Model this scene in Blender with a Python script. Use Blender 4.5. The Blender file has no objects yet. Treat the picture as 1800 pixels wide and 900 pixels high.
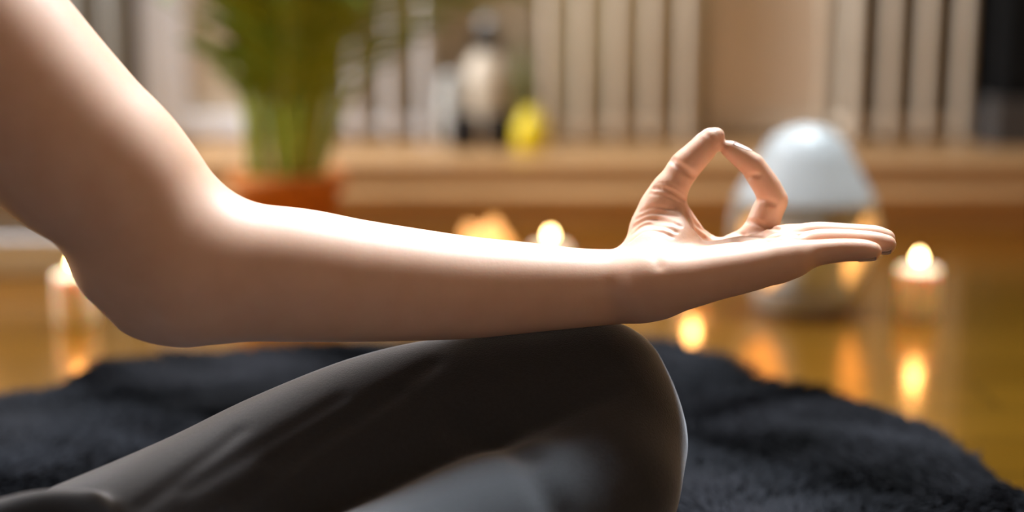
import bpy, bmesh, math, random
import numpy as np
from mathutils import Vector, Matrix

# ------------------------------------------------------------------ camera, world, lights, exposure
SC = bpy.context.scene
COL = SC.collection
PITCH = math.radians(10.2)
CAM_Z = 0.37
FPX = 2500.0
cam_data = bpy.data.cameras.new('camera')
cam = bpy.data.objects.new('camera', cam_data)
COL.objects.link(cam)
cam.location = (0, 0, CAM_Z)
cam.rotation_euler = (math.pi / 2 - PITCH, 0, 0)
cam_data.sensor_width = 36.0
cam_data.lens = 50.0
cam_data.clip_start = 0.02
cam_data.dof.use_dof = True
cam_data.dof.focus_distance = 0.815
cam_data.dof.aperture_fstop = 2.0
SC.camera = cam

world = bpy.data.worlds.new('world')
SC.world = world
world.use_nodes = True
world.node_tree.nodes['Background'].inputs[0].default_value = (0.75, 0.85, 1.0, 1)
world.node_tree.nodes['Background'].inputs[1].default_value = 0.3

SC.view_settings.view_transform = 'Standard'
SC.view_settings.look = 'None'
SC.view_settings.gamma = 1
SC.view_settings.use_curve_mapping = False
SC.view_settings.exposure = 0.0


def area_light(name, loc, rot, sx, sy, power, color):
    l = bpy.data.lights.new(name, 'AREA')
    l.shape = 'RECTANGLE'
    l.size, l.size_y = sx, sy
    l.energy = power
    l.color = color
    o = bpy.data.objects.new(name, l)
    o.location = loc
    o.rotation_euler = rot
    COL.objects.link(o)
    return o


Y_FRONT = -1.6
# daylight coming down through the two roof windows (the panes are built further down)
key = area_light('roof_window_daylight', (0.55, 2.05, 2.54), (-math.atan2(1.25, 2.3), math.atan2(0.55, 2.3), 0), 1.0, 0.9, 48, (0.80, 0.92, 1.0))
key.data.spread = math.radians(75)
side = area_light('left_window_daylight', (-2.24, 2.15, 1.45), (0, -math.pi / 2, 0), 1.3, 1.1, 66, (0.98, 0.98, 1.0))
side.data.spread = math.radians(130)
front = area_light('front_fill', (1.2, Y_FRONT + 0.03, 0.85), (math.pi / 2, 0, 0), 1.3, 1.4, 6, (1.0, 0.74, 0.48))  # unseen warm fill, added low behind the camera to lift shaded skin
rear = area_light('rear_roof_window_daylight', (-0.95, 2.2, 2.56), (0, 0, 0), 0.6, 0.6, 42, (0.86, 0.92, 1.0))
rear.data.spread = math.radians(140)


# ------------------------------------------------------------------ camera maths: pixel of the 1800x900 photograph -> point in the room
ca, sa = math.cos(PITCH), math.sin(PITCH)
CF, CU, CR = np.array([0, ca, -sa]), np.array([0, sa, ca]), np.array([1.0, 0, 0])
C0 = np.array([0, 0, CAM_Z])


def pdir(px, py):
    return CF + CR * ((px - 900) / FPX) + CU * ((450 - py) / FPX)


def P(px, py, d):
    return C0 + pdir(px, py) * d


def on_z(px, py, z=0.0):
    v = pdir(px, py)
    return C0 + v * ((z - CAM_Z) / v[2])


def on_y(px, py, y):
    v = pdir(px, py)
    return C0 + v * (y / v[1])


# ------------------------------------------------------------------ materials
def new_mat(name):
    m = bpy.data.materials.new(name)
    m.use_nodes = True
    nt = m.node_tree
    return m, nt, nt.nodes['Principled BSDF']


def simple(name, col, rough=0.5, **kw):
    m, nt, b = new_mat(name)
    b.inputs['Base Color'].default_value = (*col, 1)
    b.inputs['Roughness'].default_value = rough
    for k, v in kw.items():
        b.inputs[k.replace('_', ' ')].default_value = v
    return m


def noisy(name, c1, c2, scale=20, rough=0.6, detail=4, stretch=(1, 1, 1), bump=0.0, bump_scale=None, coords='Object', **kw):
    m, nt, b = new_mat(name)
    tc = nt.nodes.new('ShaderNodeTexCoord')
    mp = nt.nodes.new('ShaderNodeMapping')
    mp.inputs['Scale'].default_value = stretch
    n = nt.nodes.new('ShaderNodeTexNoise')
    n.inputs['Scale'].default_value = scale
    n.inputs['Detail'].default_value = detail
    r = nt.nodes.new('ShaderNodeValToRGB')
    r.color_ramp.elements[0].position = 0.3
    r.color_ramp.elements[1].position = 0.7
    r.color_ramp.elements[0].color = (*c1, 1)
    r.color_ramp.elements[1].color = (*c2, 1)
    L = nt.links.new
    L(tc.outputs[coords], mp.inputs['Vector'])
    L(mp.outputs[0], n.inputs['Vector'])
    L(n.outputs['Fac'], r.inputs[0])
    L(r.outputs[0], b.inputs['Base Color'])
    b.inputs['Roughness'].default_value = rough
    if bump:
        n2 = nt.nodes.new('ShaderNodeTexNoise')
        n2.inputs['Scale'].default_value = bump_scale or scale * 3
        n2.inputs['Detail'].default_value = 3
        bp = nt.nodes.new('ShaderNodeBump')
        bp.inputs['Strength'].default_value = bump
        bp.inputs['Distance'].default_value = 0.002
        L(mp.outputs[0], n2.inputs['Vector'])
        L(n2.outputs['Fac'], bp.inputs['Height'])
        L(bp.outputs[0], b.inputs['Normal'])
    for k, v in kw.items():
        b.inputs[k.replace('_', ' ')].default_value = v
    return m


def emissive(name, col, strength):
    m, nt, b = new_mat(name)
    b.inputs['Base Color'].default_value = (*col, 1)
    b.inputs['Emission Color'].default_value = (*col, 1)
    b.inputs['Emission Strength'].default_value = strength
    return m


def frosted():
    m = bpy.data.materials.new('frosted')
    m.use_nodes = True
    nt = m.node_tree
    nt.nodes.clear()
    o = nt.nodes.new('ShaderNodeOutputMaterial')
    a = nt.nodes.new('ShaderNodeBsdfTranslucent')
    a.inputs[0].default_value = (0.9, 0.72, 0.5, 1)
    b = nt.nodes.new('ShaderNodeBsdfDiffuse')
    b.inputs[0].default_value = (0.7, 0.6, 0.48, 1)
    x = nt.nodes.new('ShaderNodeMixShader')
    x.inputs[0].default_value = 0.45
    nt.links.new(a.outputs[0], x.inputs[1])
    nt.links.new(b.outputs[0], x.inputs[2])
    nt.links.new(x.outputs[0], o.inputs[0])
    return m


M = {}
M['skin'] = noisy('skin', (0.73, 0.425, 0.285), (0.78, 0.475, 0.33), scale=60, rough=0.5, bump=0.06, bump_scale=900,
                  Subsurface_Weight=0.25, Subsurface_Scale=0.006)
M['skin'].node_tree.nodes['Principled BSDF'].inputs['Subsurface Radius'].default_value = (1.0, 0.3, 0.14)
M['nail'] = simple('nail', (0.86, 0.62, 0.55), 0.35)
M['leggings'] = noisy('leggings', (0.017, 0.017, 0.020), (0.024, 0.024, 0.028), scale=500, rough=0.85, bump=0.25, bump_scale=1200,
                      Sheen_Weight=1.0, Sheen_Roughness=0.45, Sheen_Tint=(0.92, 0.93, 1.0, 1))
M['top'] = noisy('top', (0.030, 0.030, 0.034), (0.045, 0.045, 0.05), scale=300, rough=0.9)
M['rug_back'] = noisy('rug_back', (0.010, 0.010, 0.011), (0.018, 0.018, 0.020), scale=60, rough=0.9)
M['rug_pile'] = noisy('rug_pile', (0.003, 0.003, 0.0035), (0.019, 0.019, 0.023), scale=6, rough=0.9, Specular_IOR_Level=0.06)
M['wall'] = noisy('wall', (0.50, 0.40, 0.28), (0.58, 0.47, 0.34), scale=6, rough=0.85, bump=0.1)
M['wall_dark'] = noisy('wall_dark', (0.56, 0.46, 0.28), (0.62, 0.51, 0.32), scale=6, rough=0.85, bump=0.1)
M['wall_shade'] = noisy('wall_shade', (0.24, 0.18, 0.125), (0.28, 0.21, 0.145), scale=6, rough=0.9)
M['wall_lower'] = noisy('wall_lower', (0.30, 0.235, 0.165), (0.34, 0.27, 0.19), scale=6, rough=0.9)
M['shade_panel'] = noisy('shade_panel', (0.13, 0.10, 0.065), (0.17, 0.13, 0.085), scale=6, rough=0.85)  # shade behind the outer radiators, put into the colour
M['shaded_paint'] = noisy('shaded_paint', (0.33, 0.34, 0.32), (0.38, 0.39, 0.37), scale=8, rough=0.5)  # greyed paint: shade on the far left radiator is in the colour
M['ceiling'] = noisy('ceiling', (0.48, 0.42, 0.35), (0.52, 0.46, 0.38), scale=4, rough=0.9)
M['white_paint'] = noisy('white_paint', (0.74, 0.74, 0.76), (0.80, 0.80, 0.82), scale=8, rough=0.45)
M['cream_paint'] = noisy('cream_paint', (0.68, 0.58, 0.45), (0.74, 0.64, 0.51), scale=8, rough=0.5)
M['panel_paint'] = noisy('panel_paint', (0.76, 0.64, 0.52), (0.80, 0.68, 0.56), scale=7, rough=0.6)
M['ledge_wood'] = noisy('ledge_wood', (0.36, 0.19, 0.075), (0.50, 0.29, 0.13), scale=9, rough=0.38, stretch=(0.6, 6, 10), bump=0.1)
M['terracotta'] = noisy('terracotta', (0.58, 0.17, 0.025), (0.70, 0.23, 0.035), scale=14, rough=0.7, bump=0.15)
M['soil'] = noisy('soil', (0.02, 0.013, 0.008), (0.05, 0.03, 0.02), scale=90, rough=1.0, bump=1.0)
M['leaf'] = noisy('leaf', (0.07, 0.14, 0.008), (0.19, 0.27, 0.02), scale=12, rough=0.45, Transmission_Weight=0.0)
M['stem'] = noisy('stem', (0.20, 0.27, 0.02), (0.42, 0.45, 0.05), scale=25, rough=0.5, stretch=(1, 1, 0.2))
M['wax'] = simple('wax', (0.88, 0.80, 0.66), 0.45, Subsurface_Weight=0.5, Subsurface_Scale=0.02)
M['wick'] = simple('wick', (0.02, 0.015, 0.01), 0.9)
M['flame'] = emissive('flame', (1.0, 0.68, 0.27), 40.0)
M['ceramic'] = noisy('ceramic', (0.36, 0.375, 0.38), (0.41, 0.425, 0.43), scale=20, rough=0.4)
M['frosted'] = frosted()
M['salt'] = emissive('salt', (1.0, 0.46, 0.13), 1.2)
M['cream_ceramic'] = simple('cream_ceramic', (0.62, 0.52, 0.40), 0.35)
M['white_ceramic'] = simple('white_ceramic', (0.56, 0.56, 0.53), 0.3)
M['dark_ceramic'] = simple('dark_ceramic', (0.014, 0.011, 0.010), 0.7, Specular_IOR_Level=0.2)
M['yellow_ceramic'] = simple('yellow_ceramic', (0.78, 0.60, 0.01), 0.3)
M['olive_glass'] = simple('olive_glass', (0.20, 0.20, 0.08), 0.2)
M['black_wood'] = noisy('black_wood', (0.005, 0.005, 0.005), (0.010, 0.010, 0.010), scale=30, rough=0.9, Specular_IOR_Level=0.1)
M['dark_fabric'] = noisy('dark_fabric', (0.05, 0.045, 0.04), (0.07, 0.06, 0.055), scale=200, rough=0.9)
M['glass'] = simple('glass', (0.9, 0.95, 1.0), 0.05, Transmission_Weight=1.0)


def floor_material():
    m, nt, b = new_mat('parquet')
    L = nt.links.new
    tc = nt.nodes.new('ShaderNodeTexCoord')
    br = nt.nodes.new('ShaderNodeTexBrick')
    br.inputs['Color1'].default_value = (0.50, 0.225, 0.016, 1)
    br.inputs['Color2'].default_value = (0.60, 0.275, 0.022, 1)
    br.inputs['Mortar'].default_value = (0.20, 0.10, 0.01, 1)
    br.inputs['Scale'].default_value = 1.0
    br.inputs['Mortar Size'].default_value = 0.0018
    br.inputs['Brick Width'].default_value = 0.9
    br.inputs['Row Height'].default_value = 0.09
    n = nt.nodes.new('ShaderNodeTexNoise')
    mp = nt.nodes.new('ShaderNodeMapping')
    mp.inputs['Scale'].default_value = (2, 30, 1)
    n.inputs['Scale'].default_value = 3
    n.inputs['Detail'].default_value = 6
    mx = nt.nodes.new('ShaderNodeMixRGB')
    mx.blend_type = 'MULTIPLY'
    mx.inputs[0].default_value = 0.2
    L(tc.outputs['Object'], br.inputs['Vector'])
    L(tc.outputs['Object'], mp.inputs['Vector'])
    L(mp.outputs[0], n.inputs['Vector'])
    L(br.outputs['Color'], mx.inputs[1])
    L(n.outputs['Fac'], mx.inputs[2])
    L(mx.outputs[0], b.inputs['Base Color'])
    b.inputs['Roughness'].default_value = 0.19
    b.inputs['Metallic'].default_value = 0.85
    b.inputs['Coat Weight'].default_value = 0.1
    b.inputs['Specular IOR Level'].default_value = 0.3
    b.inputs['Coat Roughness'].default_value = 0.1
    return m


M['floor'] = floor_material()


# ------------------------------------------------------------------ object helpers
def mesh_obj(name, verts, faces, mat, parent=None, smooth=False):
    me = bpy.data.meshes.new(name)
    me.from_pydata([tuple(map(float, v)) for v in verts], [], [tuple(map(int, f)) for f in faces])
    me.update()
    return link_mesh(name, me, mat, parent, smooth)


def link_mesh(name, me, mat, parent=None, smooth=False):
    o = bpy.data.objects.new(name, me)
    COL.objects.link(o)
    if mat:
        me.materials.append(mat)
    if smooth:
        me.polygons.foreach_set('use_smooth', np.ones(len(me.polygons), dtype=bool))
    if parent:
        o.parent = parent
    return o


def bm_obj(name, bm, mat, parent=None, smooth=False):
    me = bpy.data.meshes.new(name)
    bmesh.ops.recalc_face_normals(bm, faces=bm.faces)
    bm.to_mesh(me)
    bm.free()
    return link_mesh(name, me, mat, parent, smooth)


def tag(o, label=None, cat=None, group=None, kind=None):
    if label: o['label'] = label
    if cat: o['category'] = cat
    if group: o['group'] = group
    if kind: o['kind'] = kind
    return o


def empty(name, loc, rz=0.0):
    e = bpy.data.objects.new(name, None)
    e.location = loc
    e.rotation_euler = (0, 0, rz)
    e.empty_display_size = 0.02
    COL.objects.link(e)
    return e


def add_box(bm, x0, x1, y0, y1, z0, z1, bevel=0.0):
    r = bmesh.ops.create_cube(bm, size=1.0)
    vs = r['verts']
    for v in vs:
        v.co.x = x0 + (v.co.x + 0.5) * (x1 - x0)
        v.co.y = y0 + (v.co.y + 0.5) * (y1 - y0)
        v.co.z = z0 + (v.co.z + 0.5) * (z1 - z0)
    if bevel:
        es = list({e for v in vs for e in v.link_edges})
        bmesh.ops.bevel(bm, geom=es, offset=bevel, segments=2, affect='EDGES', profile=0.5)


def box(name, x0, x1, y0, y1, z0, z1, mat, parent=None, bevel=0.0):
    bm = bmesh.new()
    add_box(bm, x0, x1, y0, y1, z0, z1, bevel)
    return bm_obj(name, bm, mat, parent)


def lathe(name, prof, mat, parent=None, n=40, squash=1.0, smooth=True):
    vs, fs = [], []
    for r, z in prof:
        for i in range(n):
            t = 2 * math.pi * i / n
            vs.append((r * math.cos(t), r * math.sin(t) * squash, z))
    for j in range(len(prof) - 1):
        for i in range(n):
            a, b = j * n + i, j * n + (i + 1) % n
            fs.append((a, b, b + n, a + n))
    if prof[0][0] > 1e-5:
        fs.append(tuple(reversed(range(n))))
    if prof[-1][0] > 1e-5:
        fs.append(tuple(range((len(prof) - 1) * n, len(prof) * n)))
    return mesh_obj(name, vs, fs, mat, parent, smooth)


# ------------------------------------------------------------------ distance-field modelling for the figure
def catmull(pts, sub):
    pts = [np.asarray(p, float) for p in pts]
    if len(pts) < 3 or sub < 2:
        return pts
    q = [2 * pts[0] - pts[1]] + pts + [2 * pts[-1] - pts[-2]]
    out = []
    for i in range(1, len(q) - 2):
        p0, p1, p2, p3 = q[i - 1:i + 3]
        for s in range(sub):
            t = s / sub
            out.append(0.5 * (2 * p1 + (p2 - p0) * t + (2 * p0 - 5 * p1 + 4 * p2 - p3) * t * t + (3 * p1 - p0 - 3 * p2 + p3) * t ** 3))
    out.append(pts[-1])
    return out


class Chain:
    """a tube of varying radius along a smooth centre line; group tells how it joins the rest"""
    def __init__(self, pts, k, group='base', sub=8):
        # pts: (x, y, z, r) in metres
        c = np.array(catmull(pts, sub) if len(pts) > 1 else [pts[0], np.asarray(pts[0]) + 1e-5])
        self.a, self.b = c[:-1, :3].astype(np.float32), c[1:, :3].astype(np.float32)
        self.ra, self.rb = c[:-1, 3].astype(np.float32), c[1:, 3].astype(np.float32)
        self.k, self.group = k, group

    def dist(self, p, sel=None):
        d = np.full(len(p), 10.0, np.float32)
        for i in (range(len(self.a)) if sel is None else sel):
            a, ba = self.a[i], self.b[i] - self.a[i]
            pa = p - a
            t = np.clip((pa @ ba) / max(float(ba @ ba), 1e-12), 0, 1)
            q = pa - t[:, None] * ba
            d = np.minimum(d, np.sqrt(np.einsum('ij,ij->i', q, q)) - (self.ra[i] + t * (self.rb[i] - self.ra[i])))
        return d

    def near(self, c, reach):
        ba = self.b - self.a
        t = np.clip(np.einsum('ij,ij->i', c - self.a, ba) / np.maximum(np.einsum('ij,ij->i', ba, ba), 1e-12), 0, 1)
        q = c - self.a - t[:, None] * ba
        d = np.linalg.norm(q, axis=1) - (self.ra + t * (self.rb - self.ra))
        return np.nonzero(d < reach)[0]


def smin(a, b, k):
    h = np.maximum(k - np.abs(a - b), 0) / k
    return np.minimum(a, b) - h * h * k * 0.25


class Field:
    def __init__(self, chains):
        self.base = [c for c in chains if c.group == 'base']
        self.fing = [c for c in chains if c.group != 'base']
        self.grooves = []      # (polyline points, half width, depth)

    def __call__(self, p, c=None, reach=None):
        p = p.astype(np.float32)

        def dd(ch):
            if c is None:
                return ch.dist(p)
            s = ch.near(c, reach)
            return ch.dist(p, s) if len(s) else None
        d = np.full(len(p), 5.0, np.float32)
        for ch in self.base:
            x = dd(ch)
            if x is not None:
                d = smin(d, x, ch.k)
        out = d
        for ch in self.fing:
            x = dd(ch)
            if x is not None:
                out = np.minimum(out, smin(d, x, ch.k))
        for pts, w, dep in self.grooves:
            if c is not None and np.min(np.linalg.norm(pts - c, axis=1)) > reach + 3 * w + 0.012:
                continue
            g = np.full(len(p), 1e3, np.float32)
            for a, b in zip(pts[:-1], pts[1:]):
                ba = b - a
                pa = p - a
                t = np.clip((pa @ ba) / max(float(ba @ ba), 1e-12), 0, 1)
                q = pa - t[:, None] * ba
                g = np.minimum(g, np.einsum('ij,ij->i', q, q))
            out = out + dep * np.exp(-g / (w * w))
        return out

    def hit(self, px, py, d0=0.55, d1=1.05):
        """first surface point seen through a pixel"""
        v = pdir(px, py)
        ds = np.linspace(d0, d1, 700)
        f = self(C0 + v[None, :] * ds[:, None])
        i = np.nonzero(f < 0)[0]
        return None if len(i) == 0 else C0 + v * ds[i[0]]

    def groove_px(self, pix, w, dep):
        pts = []
        pp = catmull([np.array(q, float) for q in pix], 5)
        for q in pp:
            h = self.hit(*q)
            if h is not None:
                pts.append(h)
        if len(pts) > 1:
            return (np.array(pts, np.float32), w, dep)

    def add_grooves_px(self, lst):
        new = [self.groove_px(*g) for g in lst]
        self.grooves += [g for g in new if g]


def polygonize(field, lo, hi, h, n=16, smooth=2, extra=None):
    """naive surface nets on the blocks that hold surface; returns vertices, quads"""
    lo, hi = np.array(lo, float), np.array(hi, float)
    bs = h * n
    nb = np.ceil((hi - lo) / bs).astype(int)
    g = np.stack(np.meshgrid(*[np.arange(k) for k in nb], indexing='ij'), -1).reshape(-1, 3)
    cen = lo + (g + 0.5) * bs
    dc = np.concatenate([field(cen[i:i + 20000]) for i in range(0, len(cen), 20000)])
    half = bs * 0.5 * math.sqrt(3)
    act = np.abs(dc) < half + 0.0025
    ar = np.arange(n + 1)
    loc = np.stack(np.meshgrid(ar, ar, ar, indexing='ij'), -1).reshape(-1, 3)
    cid, cpos, edges = [], [], [[], [], []]
    BIG = 4096

    def enc(ijk):
        return (ijk[:, 0].astype(np.int64) * BIG + ijk[:, 1]) * BIG + ijk[:, 2]
    corners = [(i, j, k) for i in (0, 1) for j in (0, 1) for k in (0, 1)]
    cedges = [(a, b) for a in range(8) for b in range(a + 1, 8) if sum(abs(x - y) for x, y in zip(corners[a], corners[b])) == 1]
    for b, c in zip(g[act], cen[act]):
        base = b * n
        p = lo + (base + loc) * h
        f = field(p, c, half + 0.025).reshape(n + 1, n + 1, n + 1)
        s = f < 0
        if s.all() or not s.any():
            continue
        cs = [s[i:n + i, j:n + j, k:n + k] for i, j, k in corners]
        cnt = sum(x.astype(np.int8) for x in cs)
        m = (cnt > 0) & (cnt < 8)
        idx = np.argwhere(m)
        fv = np.stack([f[i:n + i, j:n + j, k:n + k][m] for i, j, k in corners], 1)
        acc = np.zeros((len(idx), 3))
        num = np.zeros(len(idx))
        for a, bb in cedges:
            fa, fb = fv[:, a], fv[:, bb]
            cr = (fa < 0) != (fb < 0)
            t = np.where(cr, fa / np.where(cr, fa - fb, 1), 0)
            pa, pb = np.array(corners[a], float), np.array(corners[bb], float)
            acc += np.where(cr[:, None], pa + t[:, None] * (pb - pa), 0)
            num += cr
        cid.append(enc(base + idx))
        cpos.append(lo + (base + idx + acc / num[:, None]) * h)
        for ax in range(3):
            sl0 = s[:n, :n, :n]
            sl1 = [s[1:, :n, :n], s[:n, 1:, :n], s[:n, :n, 1:]][ax]
            e = np.argwhere(sl0 != sl1)
            if len(e):
                edges[ax].append(np.concatenate([base + e, sl0[sl0 != sl1][:, None]], 1))
    cid = np.concatenate(cid)
    cpos = np.concatenate(cpos)
    order = np.argsort(cid)
    cid, cpos = cid[order], cpos[order]
    quads = []
    for ax in range(3):
        if not edges[ax]:
            continue
        e = np.concatenate(edges[ax])
        ijk, sg = e[:, :3], e[:, 3].astype(bool)
        u, v = [(1, 2), (2, 0), (0, 1)][ax]
        du, dv = np.zeros(3, int), np.zeros(3, int)
        du[u], dv[v] = 1, 1
        q = [enc(ijk - du - dv), enc(ijk - dv), enc(ijk), enc(ijk - du)]
        ii = [np.clip(np.searchsorted(cid, x), 0, len(cid) - 1) for x in q]
        ok = np.all([cid[i] == x for i, x in zip(ii, q)], 0)
        Q = np.stack(ii, 1)
        Q[~sg] = Q[~sg][:, ::-1]
        quads.append(Q[ok])
    F = np.concatenate(quads)
    V = cpos
    me_, nb_ = F.ravel(), np.roll(F, -1, 1).ravel()
    ends = np.concatenate([me_, nb_])
    other = np.concatenate([nb_, me_])
    num = np.maximum(np.bincount(ends, minlength=len(V)), 1)[:, None]
    for it in range(smooth if extra is None else max(smooth, 12)):
        acc = np.stack([np.bincount(ends, V[other, k], len(V)) for k in range(3)], 1) / num
        wgt = 0.5 if it < smooth else 0.5 * extra(V)[:, None]
        V = V + wgt * (acc - V)
    return V, F


def np_mesh(name, V, F, mat, parent=None):
    me = bpy.data.meshes.new(name)
    me.vertices.add(len(V))
    me.vertices.foreach_set('co', np.ascontiguousarray(V, np.float32).ravel())
    k = F.shape[1]
    me.loops.add(len(F) * k)
    me.polygons.add(len(F))
    me.loops.foreach_set('vertex_index', np.ascontiguousarray(F, np.int32).ravel())
    me.polygons.foreach_set('loop_start', np.arange(0, len(F) * k, k, dtype=np.int32))
    me.update(calc_edges=True)
    me.validate()
    return link_mesh(name, me, mat, parent, True)


def ch(pts, k, group='base', mm=True, sub=8):
    """pts: (px, py, depth, radius in millimetres)"""
    return Chain([np.append(P(a, b, c), r * 0.001) for a, b, c, r in pts], k, group, sub)


# ------------------------------------------------------------------ the setting
X0, X1, Y0, Y1, ZT = -2.3, 2.5, -1.6, 2.9, 2.6
tag(box('floor', X0, X1, Y0, Y1, -0.05, 0.0, M['floor']), kind='structure')
tag(box('wall_back', X0, X1, Y1, Y1 + 0.1, 0, ZT, M['wall_dark']), kind='structure')
tag(box('wall_right', X1, X1 + 0.1, Y0, Y1, 0, ZT, M['wall_shade']), kind='structure')
bm = bmesh.new()
for y0, y1, z0, z1 in ((Y0, 1.55, 0, ZT), (2.75, Y1, 0, ZT), (1.55, 2.75, 0, 0.65), (1.55, 2.75, 2.05, ZT)):
    add_box(bm, X0 - 0.1, X0, y0, y1, z0, z1)
tag(bm_obj('wall_left', bm, M['wall_shade']), kind='structure')
w3 = tag(box('window_3', X0 - 0.06, X0 + 0.01, 2.12, 2.18, 0.65, 2.05, M['white_paint']), kind='structure')
box('pane', X0 - 0.045, X0 - 0.04, 1.55, 2.75, 0.65, 2.05, M['glass'], w3)
for y0, y1, z0, z1 in ((1.55, 1.61, .65, 2.05), (2.69, 2.75, .65, 2.05), (1.55, 2.75, .65, .71), (1.55, 2.75, 1.99, 2.05)):
    box('frame_bar', X0 - 0.06, X0 + 0.01, y0, y1, z0, z1, M['white_paint'], w3)
bm = bmesh.new()
for x0, x1, z0, z1 in ((X0, 0.5, 0, ZT), (1.9, X1, 0, ZT), (0.5, 1.9, 0, 0.1), (0.5, 1.9, 1.6, ZT)):
    add_box(bm, x0, x1, Y0 - 0.1, Y0, z0, z1)
tag(bm_obj('wall_front', bm, M['wall_shade']), kind='structure')
w4 = tag(box('window_4', 1.17, 1.23, Y0 - 0.06, Y0 + 0.01, 0.1, 1.6, M['white_paint']), kind='structure')  # unseen window, added to go with the front fill lamp
box('pane', 0.5, 1.9, Y0 - 0.045, Y0 - 0.04, 0.1, 1.6, M['glass'], w4)
for x0, x1, z0, z1 in ((0.5, 0.56, .1, 1.6), (1.84, 1.9, .1, 1.6), (0.5, 1.9, .1, .16), (0.5, 1.9, 1.54, 1.6)):
    box('frame_bar', x0, x1, Y0 - 0.06, Y0 + 0.01, z0, z1, M['white_paint'], w4)
tag(box('wall_low', X0, -0.615, 1.93, 2.08, 0.0, 0.135, M['wall_lower']), kind='structure')
tag(box('baseboard_left', X0, -0.60, 1.905, 1.93, 0, 0.052, M['white_paint'], bevel=0.004), kind='structure')
# ceiling with two openings
wins = [(0.55, 2.05, 1.1, 1.0), (-0.95, 2.2, 0.65, 0.65)]
bm = bmesh.new()
ys = sorted({Y0, Y1, *[w[1] - w[3] / 2 for w in wins], *[w[1] + w[3] / 2 for w in wins]})
xs = sorted({X0, X1, *[w[0] - w[2] / 2 for w in wins], *[w[0] + w[2] / 2 for w in wins]})
for i in range(len(xs) - 1):
    for j in range(len(ys) - 1):
        cx, cy = (xs[i] + xs[i + 1]) / 2, (ys[j] + ys[j + 1]) / 2
        if not any(abs(cx - w[0]) < w[2] / 2 and abs(cy - w[1]) < w[3] / 2 for w in wins):
            add_box(bm, xs[i], xs[i + 1], ys[j], ys[j + 1], ZT, ZT + 0.08)
tag(bm_obj('ceiling', bm, M['ceiling']), kind='structure')
for k, (wx, wy, wa, wb) in enumerate(wins):
    bm = bmesh.new()
    for sx in (-1, 1):
        add_box(bm, wx + sx * wa / 2 - 0.03, wx + sx * wa / 2 + 0.03, wy - wb / 2, wy + wb / 2, ZT - 0.02, ZT + 0.1)
        add_box(bm, wx - wa / 2, wx + wa / 2, wy + sx * wb / 2 - 0.03, wy + sx * wb / 2 + 0.03, ZT - 0.02, ZT + 0.1)
    w = tag(bm_obj('window_%d' % (k + 1), bm, M['white_paint']), kind='structure')
    box('pane', wx - wa / 2, wx + wa / 2, wy - wb / 2, wy + wb / 2, ZT + 0.05, ZT + 0.056, M['glass'], w)

# the stepped wooden ledge along the back wall
LX0, LX1 = -0.61, X1
ledge = tag(empty('wooden_ledge', (0, 2.4, 0)), 'long low stepped brown wooden ledge running along the wall under the radiators', 'ledge')


def part_box(name, parent, x0, x1, y0, y1, z0, z1, mat, bevel=0.0):
    px, py, pz = parent.location
    return box(name, x0 - px, x1 - px, y0 - py, y1 - py, z0 - pz, z1 - pz, mat, parent, bevel)


part_box('riser', ledge, LX0, LX1, 2.328, 2.36, 0, 0.040, M['ledge_wood'])
part_box('tread', ledge, LX0, LX1, 2.32, 2.44, 0.040, 0.056, M['ledge_wood'], 0.006)
part_box('riser', ledge, LX0, LX1, 2.422, 2.45, 0.056, 0.076, M['ledge_wood'])
for k in range(4):
    part_box('board', ledge, LX0, LX1, 2.415 + k * 0.121, 2.415 + k * 0.121 + 0.118, 0.076, 0.094, M['ledge_wood'], 0.004)
LZ = 0.094

# framed wall panels between the radiators
def wall_panel(name, xa, xb, z0, stile, rail, mframe, mpanel):
    t = tag(empty(name, ((xa + xb) / 2, 2.86, z0)), kind='structure')
    part_box('panel', t, xa + stile * 0.5, xb - stile * 0.5, 2.865, 2.895, z0 + rail * 0.5, 1.0, mpanel)
    part_box('rail', t, xa + stile, xb - stile, 2.835, 2.875, z0, z0 + rail, mframe, 0.004)
    part_box('rail', t, xa + stile, xb - stile, 2.835, 2.875, 0.95, 1.0, mframe, 0.004)
    part_box('stile', t, xa, xa + stile, 2.835, 2.875, z0, 1.0, mframe, 0.004)
    part_box('stile', t, xb - stile, xb, 2.835, 2.875, z0, 1.0, mframe, 0.004)


def xat(px, y=2.835):
    return on_y(px, 200, y)[0]


wall_panel('trim_1', xat(1240), xat(1462), 0.105, 0.022, 0.03, M['cream_paint'], M['panel_paint'])
wall_panel('trim_2', xat(252), xat(520), 0.100, 0.085, 0.045, M['white_paint'], M['wall'])
part_box('panel', bpy.data.objects['trim_1'], xat(772), xat(940), 2.875, 2.898, 0.10, 1.0, M['wall'])


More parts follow.
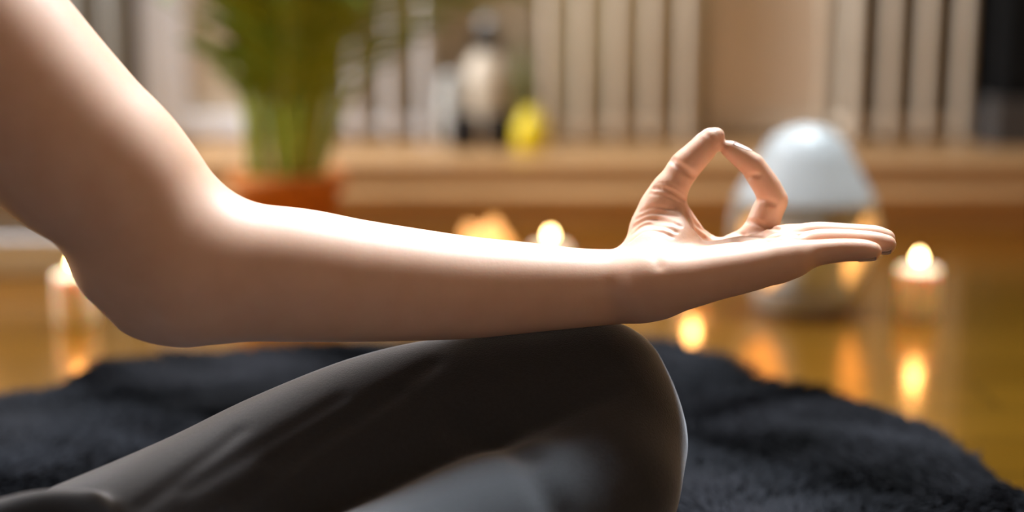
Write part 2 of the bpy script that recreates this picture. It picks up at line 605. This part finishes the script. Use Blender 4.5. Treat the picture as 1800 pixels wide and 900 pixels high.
def radiator(centres, label, mat, y=2.79, top=0.72, z0=0.100, w=0.025):
    xs = [on_y(c, 150, y - 0.04)[0] for c in centres]
    t = tag(empty('radiator', ((xs[0] + xs[-1]) / 2, y, LZ)), label, 'radiator', 'column radiators along the back wall')
    prof = []
    for i in range(16):                                  # rounded bar section
        a = 2 * math.pi * i / 16
        cx, cy = math.cos(a), math.sin(a)
        prof.append((math.copysign(abs(cx) ** 0.6, cx) * w / 2, math.copysign(abs(cy) ** 0.6, cy) * 0.028))
    zs = [(0.0, 0.55), (0.008, 0.85), (0.02, 1.0), (top - z0 - 0.02, 1.0), (top - z0 - 0.008, 0.85), (top - z0, 0.55)]
    vs = [(x * s, yy * s, z + z0 - LZ) for z, s in zs for x, yy in prof]
    n = 16
    fs = [(j * n + i, j * n + (i + 1) % n, (j + 1) * n + (i + 1) % n, (j + 1) * n + i) for j in range(len(zs) - 1) for i in range(n)]
    fs += [tuple(reversed(range(n))), tuple(range((len(zs) - 1) * n, len(zs) * n))]
    first = mesh_obj('section', vs, fs, mat, t, True)
    first.location.x = xs[0] - t.location.x
    for x in xs[1:]:
        s = first.copy()
        COL.objects.link(s)
        s.parent = t
        s.location.x = x - t.location.x
    for hz in (0.035, top - LZ - 0.06):                    # header pipes joining the sections
        bm = bmesh.new()
        bmesh.ops.create_cone(bm, cap_ends=True, segments=14, radius1=0.014, radius2=0.014, depth=abs(xs[-1] - xs[0]) + 0.05,
                              matrix=Matrix.Translation((0, 0.012, hz)) @ Matrix.Rotation(math.pi / 2, 4, 'Y'))
        bm_obj('header_pipe', bm, mat, t, True)
    for x in (xs[0], xs[-1]):
        part_box('foot', t, x - 0.012, x + 0.012, y - 0.02, y + 0.02, LZ, z0 + 0.004, mat)
    return t


part_box('panel', bpy.data.objects['trim_1'], xat(1470), xat(1790), 2.872, 2.898, 0.10, 1.0, M['shade_panel'])  # added panel, its dark colour stands in for shade between the sections
part_box('panel', bpy.data.objects['trim_2'], xat(-60), xat(248), 2.872, 2.898, 0.10, 1.0, M['shade_panel'])  # likewise added, shade behind the left radiator as a dark colour
radiator([438, 500, 560, 620, 683, 745], 'white column radiator on the ledge behind the potted palm', M['white_paint'])
radiator([966, 1025, 1087, 1148, 1210], 'cream column radiator on the ledge right of the yellow vase', M['cream_paint'])
radiator([1505, 1570, 1635, 1700], 'cream column radiator in shade beside the black cabinet', M['cream_paint'])
radiator([60, 128, 192], 'grey-looking column radiator left of the white framed panel, mostly behind the upper arm', M['shaded_paint'])

# black cabinet at the right edge
cx = xat(1755, 2.70)
cab = tag(empty('cabinet', (cx + 0.22, 2.78, LZ)), 'black cabinet with a dark grey plinth at the right edge of the photo', 'cabinet')
part_box('body', cab, cx, cx + 0.44, 2.70, 2.88, 0.185, 0.95, M['black_wood'], 0.006)
part_box('plinth', cab, cx - 0.012, cx + 0.45, 2.69, 2.885, LZ, 0.185, M['dark_fabric'], 0.004)
part_box('door', cab, cx + 0.02, cx + 0.215, 2.688, 2.70, 0.2, 0.93, M['black_wood'], 0.003)
part_box('door', cab, cx + 0.225, cx + 0.42, 2.688, 2.70, 0.2, 0.93, M['black_wood'], 0.003)

# ------------------------------------------------------------------ vases on the ledge
def vase(name, px, py_base, py_top, prof, mat, label, cat, squash=1.0, group='ceramics on the wooden ledge'):
    b = on_z(px, py_base, LZ)
    d = np.dot(b - C0, CF)
    hgt = (py_base - py_top) * d / FPX
    k = d / FPX
    o = lathe(name, [(r * k, z * hgt) for r, z in prof], mat, None, 32, squash)
    o.location = b
    return tag(o, label, cat, group)


v = vase('yellow_vase', 934, 266, 190, [(20, 0), (28, .05), (31, .3), (29, .6), (18, .85), (14, .93), (17, 1), (13, .98), (12, .8)], M['yellow_ceramic'],
         'small bright yellow vase on the ledge beside the cream radiator', 'vase')
v = vase('dark_bowl', 816, 262, 202, [(14, 0), (24, .1), (29, .5), (25, .9), (21, 1), (19, .9), (15, .5)], M['dark_ceramic'],
         'small dark round pot on the ledge, left of the two dark pots', 'pot')
v = vase('dark_bowl', 876, 262, 200, [(13, 0), (21, .1), (25, .5), (22, .9), (19, 1), (17, .9), (13, .5)], M['dark_ceramic'],
         'small dark round pot on the ledge touching the yellow vase', 'pot')
v = vase('white_jar', 793, 253, 130, [(13, 0), (20, .08), (22, .4), (20, .75), (15, .9), (17, 1), (13, .97), (12, .8)], M['white_ceramic'],
         'slim white jar on the ledge behind the left dark pot', 'jar')
cj = vase('cream_vase', 856, 251, 88, [(26, 0), (34, .05), (40, .3), (42, .6), (36, .85), (22, .96), (20, 1), (16, .97)], M['cream_ceramic'],
          'tall cream lidded vase standing between the two small dark pots', 'vase')
k = 2.7 / FPX
lathe('lid', [(24 * k, 0), (25 * k, 20 * k), (18 * k, 32 * k), (0, 33 * k)], M['dark_ceramic'], cj, 24).location.z = 163 * 2.79 / FPX
lathe('knob', [(8 * k, 0), (17 * k, 9 * k), (15 * k, 20 * k), (0, 26 * k)], M['ceramic'], cj, 24).location.z = 163 * 2.79 / FPX + 32 * k
v = vase('olive_bottle', 918, 251, 80, [(16, 0), (21, .06), (22, .5), (18, .72), (9, .86), (9, .97), (11, 1)], M['olive_glass'],
         'dull olive green bottle standing behind the yellow vase', 'bottle')

# ------------------------------------------------------------------ candles
def flame_prof(s):
    s *= 0.85
    return [(r, z * 0.62) for r, z in _fp(s)]


def _fp(s):
    return [(0.0, 0), (0.0028 * s, 0.002 * s), (0.0052 * s, 0.006 * s), (0.0044 * s, 0.011 * s), (0.0018 * s, 0.017 * s), (0, 0.022 * s)]


def candle(px, py, r, h, label, name='pillar_candle', power=0.10, fs=1.1, lean=0.0):
    b = on_z(px, py, 0.0)
    t = empty(name, b)
    tag(t, label, 'candle', 'burning white candles on the floor')
    lathe('wax_body', [(r * .97, 0), (r, .003), (r, h - .004), (r * .96, h), (r * .82, h - .002), (r * .55, h - .006), (0.0, h - .007)], M['wax'], t, 36)
    lathe('wick', [(.0008, h - .008), (.0008, h + .010), (0, h + .011)], M['wick'], t, 8)
    f = lathe('flame', flame_prof(fs), M['flame'], t, 16)
    f.location.z = h + 0.0085
    l = bpy.data.lights.new('candle_glow', 'POINT')
    l.energy = power
    l.color = (1.0, 0.58, 0.22)
    l.shadow_soft_size = 0.006
    lo = bpy.data.objects.new('candle_glow', l)
    lo.location = (0, 0, h + 0.018)
    lo.parent = t
    COL.objects.link(lo)
    return t


candle(1611, 556, 0.0245, 0.058, 'white pillar candle standing alone right of the fingertips')
candle(136, 566, 0.0245, 0.058, 'white pillar candle partly hidden behind the elbow at left')
candle(967, 512, 0.0245, 0.060, 'white candle whose flame shows just above the forearm')
candle(1218, 520, 0.022, 0.030, 'low white candle hidden behind the wrist, mirrored in the floor', 'tealight_candle')

# glowing stone candle holder
b = on_z(856, 490, 0)
bm = bmesh.new()
bmesh.ops.create_icosphere(bm, subdivisions=3, radius=1)
random.seed(4)
dirs = [Vector((random.uniform(-1, 1), random.uniform(-1, 1), random.uniform(-.3, 1))).normalized() for _ in range(16)]
for vtx in bm.verts:
    n = vtx.co.normalized()
    s = 1.0
    for q in dirs:
        s = min(s, 0.84 / max(0.3, n.dot(q)))
    vtx.co = Vector((n.x * s * 0.042, n.y * s * 0.038, max(0, (n.z * s * 0.044) + 0.040)))
for vtx in bm.verts:
    if vtx.co.z > 0.05:
        vtx.co.z = 0.05 + (vtx.co.z - 0.05) * (0.85 + 0.30 * math.cos((vtx.co.x - 0.012) * 150))
hs = bm_obj('stone_candle_holder', bm, M['salt'])
hs.location = b
tag(hs, 'glowing orange rough stone candle holder showing above the forearm', 'candle holder')

# ------------------------------------------------------------------ white lantern
def lantern():
    b = on_z(1407, 540, 0)
    d = float(np.dot(b - C0, CF))
    k = 1.06 * d / FPX
    t = tag(empty('lantern', b), 'white dome-topped ceramic lantern glowing inside, standing behind the fingers', 'lantern')
    N = 48
    zof = lambda py: (540 - py) * k * 0.90
    # base dish
    lathe('base', [(70 * k, 0), (78 * k, 4 * k), (82 * k, 30 * k), (88 * k, 40 * k), (80 * k, 40 * k), (60 * k, 20 * k), (0, 18 * k)], M['ceramic'], t, N)
    # roof dome, a thin shell
    outer = [(116, 345), (112, 335), (104, 318), (92, 296), (76, 262), (58, 230), (36, 212), (14, 205), (0, 204)]
    inner = [(0, 214), (30, 220), (50, 238), (68, 268), (84, 302), (98, 325), (108, 346)]
    lathe('dome', [(r * k, zof(y)) for r, y in outer + inner] + [(116 * k, zof(345))], M['ceramic'], t, N)
    # body ribs between the openings: eight posts that follow the flared outline
    line = [(84, 502), (100, 470), (114, 435), (121, 405), (121, 375), (114, 344)]
    for i in range(4):
        a0 = 2 * math.pi * i / 4 - math.pi / 2
        vs, fs = [], []
        for j, (r, y) in enumerate(line):
            hw = 0.62 if j in (0, 5) else (0.34 if j in (1, 4) else 0.25)
            for rr in (r, r - 9):
                for s in (-1, 0, 1):
                    a = a0 + s * hw * (1.6 if i == 0 else 1)
                    vs.append((rr * k * math.cos(a), rr * k * math.sin(a), zof(y)))
        for j in range(len(line) - 1):
            o = j * 6
            for s in range(2):
                fs.append((o + s, o + s + 1, o + s + 7, o + s + 6))
                fs.append((o + 3 + s, o + 9 + s, o + 10 + s, o + 4 + s))
            fs.append((o, o + 6, o + 9, o + 3))
            fs.append((o + 2, o + 5, o + 11, o + 8))
        mesh_obj('rib', vs, fs, M['ceramic'], t, True)
    lathe('glass_liner', [(72 * k, 38 * k), (88 * k, 70 * k), (102 * k, 105 * k), (108 * k, 135 * k), (108 * k, 165 * k), (102 * k, 192 * k)], M['frosted'], t, N)
    lathe('candle', [(28 * k, 20 * k), (28 * k, 70 * k), (0, 68 * k)], M['wax'], t, 24)
    f = lathe('flame', flame_prof(1.1), M['flame'], t, 16)
    f.location.z = 70 * k
    l = bpy.data.lights.new('lantern_glow', 'POINT')
    l.energy = 0.55
    l.color = (1.0, 0.55, 0.2)
    l.shadow_soft_size = 0.012
    lo = bpy.data.objects.new('lantern_glow', l)
    lo.location = (0, 0, 95 * k)
    lo.parent = t
    COL.objects.link(lo)


lantern()

# ------------------------------------------------------------------ potted palm
def palm():
    rng = random.Random(11)
    b = on_z(508, 462, 0)
    b = np.array([b[0], 2.02, 0.0])
    t = tag(empty('potted_palm', b), 'green areca palm with many upright stems in a terracotta pot', 'plant')
    lathe('saucer', [(.062, 0), (.076, .004), (.082, .016), (.078, .016), (.07, .008), (0, .007)], M['terracotta'], t, 40)
    lathe('pot', [(.055, .008), (.060, .010), (.074, .105), (.083, .106), (.085, .128), (.080, .131), (.076, .128), (.072, .112), (0, .110)], M['terracotta'], t, 44)
    lathe('soil', [(.073, .112), (.05, .118), (.02, .122), (0, .122)], M['soil'], t, 28)
    for i in range(18):
        a = rng.uniform(0, 2 * math.pi)
        r0 = 0.05 * math.sqrt(rng.random())
        base = Vector((r0 * math.cos(a), r0 * math.sin(a), .115))
        out = Vector((math.cos(a) * (1.35 if math.cos(a) > 0 else 0.45), math.sin(a) * 0.7, 0))
        lean = rng.uniform(0.02, 0.10) + r0 * 1.1
        Ht = rng.uniform(0.34, 0.72)
        reach = rng.uniform(0.08, 0.26)
        pts = []
        S = 18
        for s in range(S + 1):
            u = s / S
            p = base + out * (lean * u + reach * u ** 2.6) + Vector((0, 0, Ht * (u - 0.22 * u ** 3)))
            pts.append(p)
        vs, fs, mi = [], [], []
        # stem tube
        for s, p in enumerate(pts):
            rad = 0.0060 * (1 - 0.8 * s / S) + 0.0008
            for q in range(6):
                an = q * math.pi / 3
                vs.append((p.x + rad * math.cos(an), p.y + rad * math.sin(an), p.z))
        for s in range(S):
            for q in range(6):
                fs.append((s * 6 + q, s * 6 + (q + 1) % 6, (s + 1) * 6 + (q + 1) % 6, (s + 1) * 6 + q))
                mi.append(1)
        # leaflets in two rows
        nl = 15
        for li in range(nl):
            u = 0.30 + 0.70 * li / (nl - 1)
            s = min(S - 1, int(u * S))
            p = pts[s].lerp(pts[s + 1], u * S - s)
            tan = (pts[s + 1] - pts[s]).normalized()
            side0 = tan.cross(Vector((out.y, -out.x, 0.15))).normalized()
            for sg in (-1, 1):
                side = (tan.cross(side0) * sg).normalized()
                d = (side * 0.55 + tan * 0.75 + side0 * 0.1).normalized()
                Ln = rng.uniform(0.12, 0.19) * (0.65 + 0.7 * math.sin(math.pi * min(1, (u - 0.2))))
                wd = 0.0085
                if b[0] + p.x + d.x * Ln < -0.46 and p.z < 0.5:
                    continue
                wv = d.cross(side0).normalized()
                o = len(vs)
                for q in range(6):
                    f = q / 5
                    c = p + d * (Ln * f) + Vector((0, 0, -0.055 * f * f * Ln / 0.15))
                    ww = wd * (0.35 + 1.3 * f) * (1 - f) ** 0.7 * 1.3
                    vs += [tuple(c - wv * ww), tuple(c + side0 * ww * 0.25), tuple(c + wv * ww)]
                for q in range(5):
                    fs += [(o + q * 3, o + q * 3 + 1, o + q * 3 + 4, o + q * 3 + 3), (o + q * 3 + 1, o + q * 3 + 2, o + q * 3 + 5, o + q * 3 + 4)]
                    mi += [0, 0]
        fo = mesh_obj('frond', vs, fs, M['leaf'], t, True)
        fo.data.materials.append(M['stem'])
        fo.data.polygons.foreach_set('material_index', mi)


palm()

# ------------------------------------------------------------------ black shaggy rug
def rug():
    rng = np.random.default_rng(5)
    far = [(-420, 760), (-150, 720), (0, 690), (60, 678), (130, 648), (200, 628), (300, 616), (420, 606), (560, 598), (760, 590), (960, 586), (1130, 590), (1190, 598),
           (1250, 622), (1320, 648), (1390, 668), (1440, 674), (1500, 690), (1560, 716), (1620, 738), (1680, 764), (1720, 796), (1760, 828), (1820, 872), (1900, 930), (1960, 1010)]
    poly = [on_z(x, y, 0.028)[:2] for x, y in far]
    poly += [np.array([0.62, 0.55]), np.array([0.60, 0.2]), np.array([0.45, -0.15]), np.array([0, -0.25]), np.array([-0.6, -0.2]), np.array([-0.95, 0.1]), np.array([-1.05, 0.6])]
    poly = np.array(poly)

    def inside(q):
        r = np.zeros(len(q), bool)
        for a, b in zip(poly, np.roll(poly, -1, 0)):
            c = ((a[1] > q[:, 1]) != (b[1] > q[:, 1])) & (q[:, 0] < (b[0] - a[0]) * (q[:, 1] - a[1]) / (b[1] - a[1] + 1e-12) + a[0])
            r ^= c
        return r
    bm = bmesh.new()
    vs = [bm.verts.new((p[0], p[1], 0.0)) for p in poly]
    f = bm.faces.new(vs)
    r = bmesh.ops.extrude_face_region(bm, geom=[f])
    for e in r['geom']:
        if isinstance(e, bmesh.types.BMVert):
            e.co.z = 0.010
    root = bm_obj('shaggy_rug', bm, M['rug_back'])
    tag(root, 'black shaggy fur rug with a wavy edge under the seated person', 'rug')
    n = 230000
    q = rng.uniform(poly.min(0), poly.max(0), (n, 2))
    q = q[inside(q)]
    q = q[(q[:, 1] > 0.5) & (np.abs(q[:, 0]) < 0.30 + 0.42 * q[:, 1]) | (rng.random(len(q)) < 0.15)]
    print('tufts', len(q))
    n = len(q)
    cl = 0.5 + 0.5 * np.sin(q[:, 0] * 31 + 2 * np.sin(q[:, 1] * 23)) * np.sin(q[:, 1] * 37 + np.sin(q[:, 0] * 19))
    ang = 2.2 * np.sin(q[:, 0] * 11 + 1.3) + 2.0 * np.cos(q[:, 1] * 13 + q[:, 0] * 5) + rng.normal(0, 0.5, n)
    H = 0.016 + 0.010 * cl + rng.uniform(0, 0.003, n)
    Ln = 0.010 + 0.008 * rng.random(n)
    dx, dy = np.cos(ang), np.sin(ang)
    W = 0.0024 + 0.001 * rng.random(n)
    base = np.stack([q[:, 0], q[:, 1], np.full(n, 0.006)], 1)
    d = np.stack([dx, dy, np.zeros(n)], 1)
    s = np.stack([-dy, dx, np.zeros(n)], 1)
    z = np.array([0, 0, 1.0])
    mid = base + d * (Ln * 0.35)[:, None] + z * (H * 0.75)[:, None]
    tip = base + d * Ln[:, None] + z * H[:, None]
    V = np.stack([base - s * W[:, None], base + s * W[:, None], base - d * W[:, None],
                  mid - s * W[:, None] * .8, mid + s * W[:, None] * .8, mid - d * W[:, None] * .6 + z * 0.002, tip], 1).reshape(-1, 3)
    tri = np.array([[0, 1, 4], [0, 4, 3], [1, 2, 5], [1, 5, 4], [2, 0, 3], [2, 3, 5], [3, 4, 6], [4, 5, 6], [5, 3, 6]])
    F = (np.arange(n)[:, None, None] * 7 + tri[None]).reshape(-1, 3)
    pile = np_mesh('pile', V, F, M['rug_pile'], root)
    tag(pile, kind='stuff')


rug()

# ------------------------------------------------------------------ the person
arm = [
    # forearm: ulna side (near) and radius side (far)
    ch([(330, 474, .776, 38.5), (420, 479, .780, 37.6), (520, 486, .785, 36), (620, 496, .790, 33), (720, 503, .795, 30), (820, 508, .801, 27.3), (920, 508, .807, 24.3), (1020, 508, .812, 21.6), (1100, 505, .815, 20.5), (1150, 500, .812, 19.5)], .014),
    ch([(400, 476, .800, 34), (520, 478, .806, 34), (620, 488, .811, 32), (720, 496, .816, 30), (820, 502, .822, 27.5), (920, 503, .828, 24.8), (1020, 503, .834, 21.5), (1100, 497, .838, 19.5), (1150, 485, .838, 17)], .014),
    # upper arm up to the shoulder
    ch([(335, 468, .780, 36), (262, 385, .775, 42), (190, 308, .770, 46.5), (110, 240, .764, 49.5), (0, 120, .755, 51), (-140, -50, .745, 52), (-270, -240, .735, 60)], .020),
    # point of the elbow
    ch([(252, 535, .785, 15), (320, 560, .785, 12)], .012),
    ch([(228, 455, .778, 31), (272, 500, .780, 28)], .012),
]
hand = [
    # little-finger side of the palm
    ch([(1130, 502, .806, 19.5), (1165, 499, .802, 18.0), (1212, 493, .799, 15.6), (1260, 483, .798, 14.2), (1304, 475, .798, 13.2), (1350, 465, .798, 12), (1392, 456, .799, 10)], .008),
    ch([(1140, 488, .822, 17), (1220, 478, .818, 14.5), (1310, 462, .817, 12.5), (1392, 444, .819, 10)], .008),
    ch([(1150, 478, .836, 15), (1230, 466, .835, 13), (1310, 448, .836, 11.5), (1385, 430, .837, 10)], .008),
    ch([(1150, 468, .846, 13), (1215, 456, .850, 10.5), (1266, 446, .853, 9.0), (1298, 435, .854, 9.6), (1326, 428, .854, 11)], .005),
    # ball of the thumb
    ch([(1128, 452, .842, 13), (1139, 425, .846, 13.0), (1147, 398, .849, 13.2), (1160, 364, .850, 11.2), (1175, 338, .850, 10.3)], .009),
    ch([(1150, 440, .828, 13), (1185, 425, .832, 12.5), (1190, 395, .842, 9.5)], .010),
    # web between thumb and index finger
    ch([(1184, 370, .850, 8.6), (1221, 418, .850, 7.6), (1254, 432, .852, 5)], .004, sub=1),
    # thumb
    ch([(1160, 364, .850, 11.0), (1175, 338, .850, 10.2), (1190, 314, .850, 9.5), (1204, 293, .850, 9.6), (1218, 279, .850, 9.0), (1234, 263, .850, 8.4), (1249, 246, .850, 7.0), (1260, 238, .850, 4.6)], .004, sub=2),
    # index finger
    ch([(1328, 430, .853, 10.2), (1338, 402, .853, 10.0), (1349, 372, .853, 9.4), (1358, 352, .852, 9.2), (1349, 330, .851, 8.3), (1323, 291, .850, 7.5), (1303, 276, .850, 6.6), (1284, 263, .850, 5.4)], .0045, 'finger', sub=1),
    # middle, ring and little finger
    ch([(1372, 427, .837, 10), (1405, 419, .837, 8.6), (1440, 414, .836, 8.0), (1490, 415, .834, 7.4), (1535, 416, .831, 6.7), (1556, 420, .830, 5.8)], .005, 'finger'),
    ch([(1375, 440, .819, 10), (1412, 433, .818, 8.4), (1445, 426, .817, 7.8), (1490, 425, .815, 7.2), (1535, 427, .812, 6.5), (1558, 430, .811, 5.6)], .005, 'finger'),
    ch([(1370, 460, .800, 10.8), (1410, 450, .800, 8.8), (1440, 444, .800, 7.4), (1480, 440, .799, 6.6), (1515, 440, .797, 6.2), (1533, 442, .796, 5.3)], .005, 'finger'),
]
skin = Field(arm + hand)
NAILS = []
skin.add_grooves_px([
    # thumb: joint crease, knuckle creases
    ([(1181, 281), (1200, 296), (1222, 311)], .0016, .0034),
    ([(1150, 330), (1176, 334), (1204, 350)], .0012, .0022),
    ([(1157, 322), (1180, 325), (1206, 341)], .0008, .0005),
    ([(1144, 340), (1172, 345), (1196, 356)], .0008, .0006),
    # wrinkles over the ball of the thumb
    ([(1126, 372), (1150, 364), (1185, 368)], .0011, .0009),
    ([(1119, 384), (1148, 374), (1190, 380)], .0011, .0011),
    ([(1114, 398), (1140, 385), (1175, 390), (1195, 397)],   .0012, .0012),
    ([(1110, 412), (1135, 395), (1170, 400), (1188, 408)], .0012, .0011),
    ([(1108, 424), (1132, 407), (1160, 408), (1180, 416)], .0012, .0009),
    # folds of the web
    ([(1208, 362), (1222, 392), (1250, 415)], .0013, .0013),
    ([(1204, 372), (1216, 398), (1238, 418)], .0013, .0011),
    # index finger creases
    ([(1309, 389), (1330, 392), (1352, 399), (1366, 402)], .0013, .0026),
    ([(1328, 353), (1342, 352), (1360, 358)], .0016, .0034),
    ([(1313, 313), (1322, 309), (1332, 309)], .0014, .0026),
    # wrist crease
    ([(1138, 438), (1150, 450), (1158, 468)], .0032, .0007),
    # palm lines
    ([(1292, 409), (1330, 417), (1365, 417), (1390, 410)], .0014, .0010),
    ([(1285, 424), (1330, 426), (1370, 422)], .0014, .0009),
    ([(1392, 408), (1402, 414), (1418, 409)], .0013, .0012),
])
lo = np.array([-0.50, 0.66, 0.13])
hi = np.array([0.30, 0.98, 0.52])
V, F = polygonize(skin, lo, hi, 0.00075, extra=lambda v: np.clip((P(1110, 500, .82)[0] - v[:, 0]) / 0.02, 0, 1))
body = np_mesh('person', V, F, M['skin'])
tag(body, 'person seated cross-legged in dark leggings, bare arm on knee, thumb and index finger touching', 'person')


def nail(pix_c, depth, axis, normal, length, width):
    """thin curved plate laid on the finger's surface at the point reached from inside along normal"""
    c = P(*pix_c, depth)
    axis = np.array(axis, float); axis /= np.linalg.norm(axis)
    nrm = np.array(normal, float); nrm -= axis * (nrm @ axis); nrm /= np.linalg.norm(nrm)
    side = np.cross(axis, nrm)
    vs = []
    nu, nv = 9, 7
    top = []
    for i in range(nu):
        for j in range(nv):
            u = i / (nu - 1) * 2 - 1
            v_ = j / (nv - 1) * 2 - 1
            wfac = math.sqrt(max(0.0, 1 - max(0, -u - 0.3) ** 2 * 1.6))
            p0 = c + axis * (u * length / 2) + side * (v_ * width / 2 * wfac)
            ts = np.linspace(0, 0.016, 160)
            f = skin(p0[None] + nrm[None] * ts[:, None])
            k_ = np.nonzero(f > 0.0)[0]
            tt = ts[k_[0]] if len(k_) else 0.007
            top.append(p0 + nrm * (tt + 0.0002))
    top = np.array(top)
    bot = top - nrm * 0.0006
    n = nu * nv
    fs = []
    for i in range(nu - 1):
        for j in range(nv - 1):
            a = i * nv + j
            fs.append((a, a + 1, a + nv + 1, a + nv))
            fs.append((n + a, n + a + nv, n + a + nv + 1, n + a + 1))
    rim = [i * nv for i in range(nu)] + [(nu - 1) * nv + j for j in range(1, nv)] + [i * nv + nv - 1 for i in range(nu - 2, -1, -1)] + [j for j in range(nv - 2, 0, -1)]
    for a, b2 in zip(rim, rim[1:] + rim[:1]):
        fs.append((a, n + a, n + b2, b2))
    o = mesh_obj('fingernail', np.vstack([top, bot]), fs, M['nail'], body, True)
    return o


ax = P(1287, 265, .85) - P(1323, 293, .85)
nail((1296, 270), .850, ax, (0.5, 0.05, 0.85), 0.0115, 0.0085)
ax = P(1533, 442, .796) - P(1500, 440, .798)
nail((1525, 441), .7967, ax, (0.05, -0.25, -1), 0.0095, 0.0080)
ax = P(1558, 430, .811) - P(1520, 427, .813)
nail((1549, 429), .8118, ax, (0.05, -0.25, -1), 0.0110, 0.0090)
ax = P(1556, 420, .830) - P(1520, 416, .832)
nail((1550, 419), .8305, ax, (0.05, -0.2, -1), 0.0115, 0.0095)
ax = P(1260, 238, .85) - P(1234, 263, .85)
nail((1247, 250), .850, ax, (-0.5, 0.45, 0.6), 0.0130, 0.0110)

# leggings: both legs and the hips
def w(x, y, z, r):
    return np.array([x, y, z, r])


hipL = np.array([-0.38, 0.64, 0.092])
legs = [
    Chain([np.append(P(1040, 690, .842), .0380), np.append(P(920, 726, .842), .0510), np.append(P(790, 768, .838), .0585), np.append(P(670, 815, .83), .0640), np.append(P(530, 895, .812), .0700), np.append(P(390, 985, .79), .0745), np.append(P(200, 1085, .76), .077), np.append(P(-50, 1200, .72), .078), w(*hipL, .078)], .02),
    ch([(1056, 688, .843, 38), (1058, 772, .836, 50), (1045, 800, .828, 48)], .02),
    ch([(1060, 850, .808, 44), (980, 895, .79, 43), (860, 945, .768, 44), (720, 1015, .742, 44), (520, 1090, .70, 40)], .010),
    Chain([np.append(P(520, 1090, .70), .040), w(-0.17, 0.56, .085, .033), w(-0.24, 0.46, .060, .030)], .02),
    # the other leg, below the frame
    Chain([w(-0.36, 0.42, .095, .080), w(-0.2, 0.39, .105, .072), w(0.02, 0.36, .105, .055)], .02),
    Chain([w(0.02, 0.36, .105, .052), w(-0.05, 0.45, .075, .045), w(-0.14, 0.55, .055, .034)], .02),
    Chain([w(-0.38, 0.42, .122, .10), w(-0.40, 0.60, .118, .095)], .04),
    # fold at the hip
    ch([(150, 905, .715, 13), (60, 905, .71, 12), (-80, 950, .70, 14)], .008),
]
lf = Field(legs)
lf.add_grooves_px([
    ([(800, 755), (870, 782), (935, 800)], .009, .0022),
    ([(932, 808), (950, 850), (975, 900)], .009, .0026),
    ([(760, 640), (640, 720), (480, 810)], .006, .0018),
    ([(700, 690), (560, 780), (420, 880)], .006, .0015),
    ([(600, 700), (450, 790), (330, 860)], .005, .0012),
    ([(1080, 640), (1010, 680), (930, 740)], .006, .0012),
    ([(1110, 680), (1040, 705), (960, 745)], .006, .0012),
    ([(420, 760), (330, 830), (250, 890)], .005, .0012),
])
V, F = polygonize(lf, (-0.60, 0.26, 0.0), (0.20, 0.95, 0.36), 0.0022, smooth=1)
leg = np_mesh('leggings', V, F, M['leggings'], body)
leg['label'] = 'dark charcoal stretch leggings'

# torso, out of the frame at left
torso = [
    Chain([w(-0.38, 0.48, .16, .10), w(-0.36, 0.50, .30, .095), w(-0.36, 0.53, .44, .10), w(-0.42, 0.57, .55, .075)], .04),
    Chain([w(-0.40, 0.57, .16, .10), w(-0.38, 0.58, .30, .09), w(-0.39, 0.62, .44, .09), w(-0.43, 0.66, .53, .06)], .04),
]
V, F = polygonize(Field(torso), (-0.62, 0.30, 0.05), (-0.24, 0.85, 0.70), 0.006, smooth=1)
np_mesh('tank_top', V, F, M['top'], body)
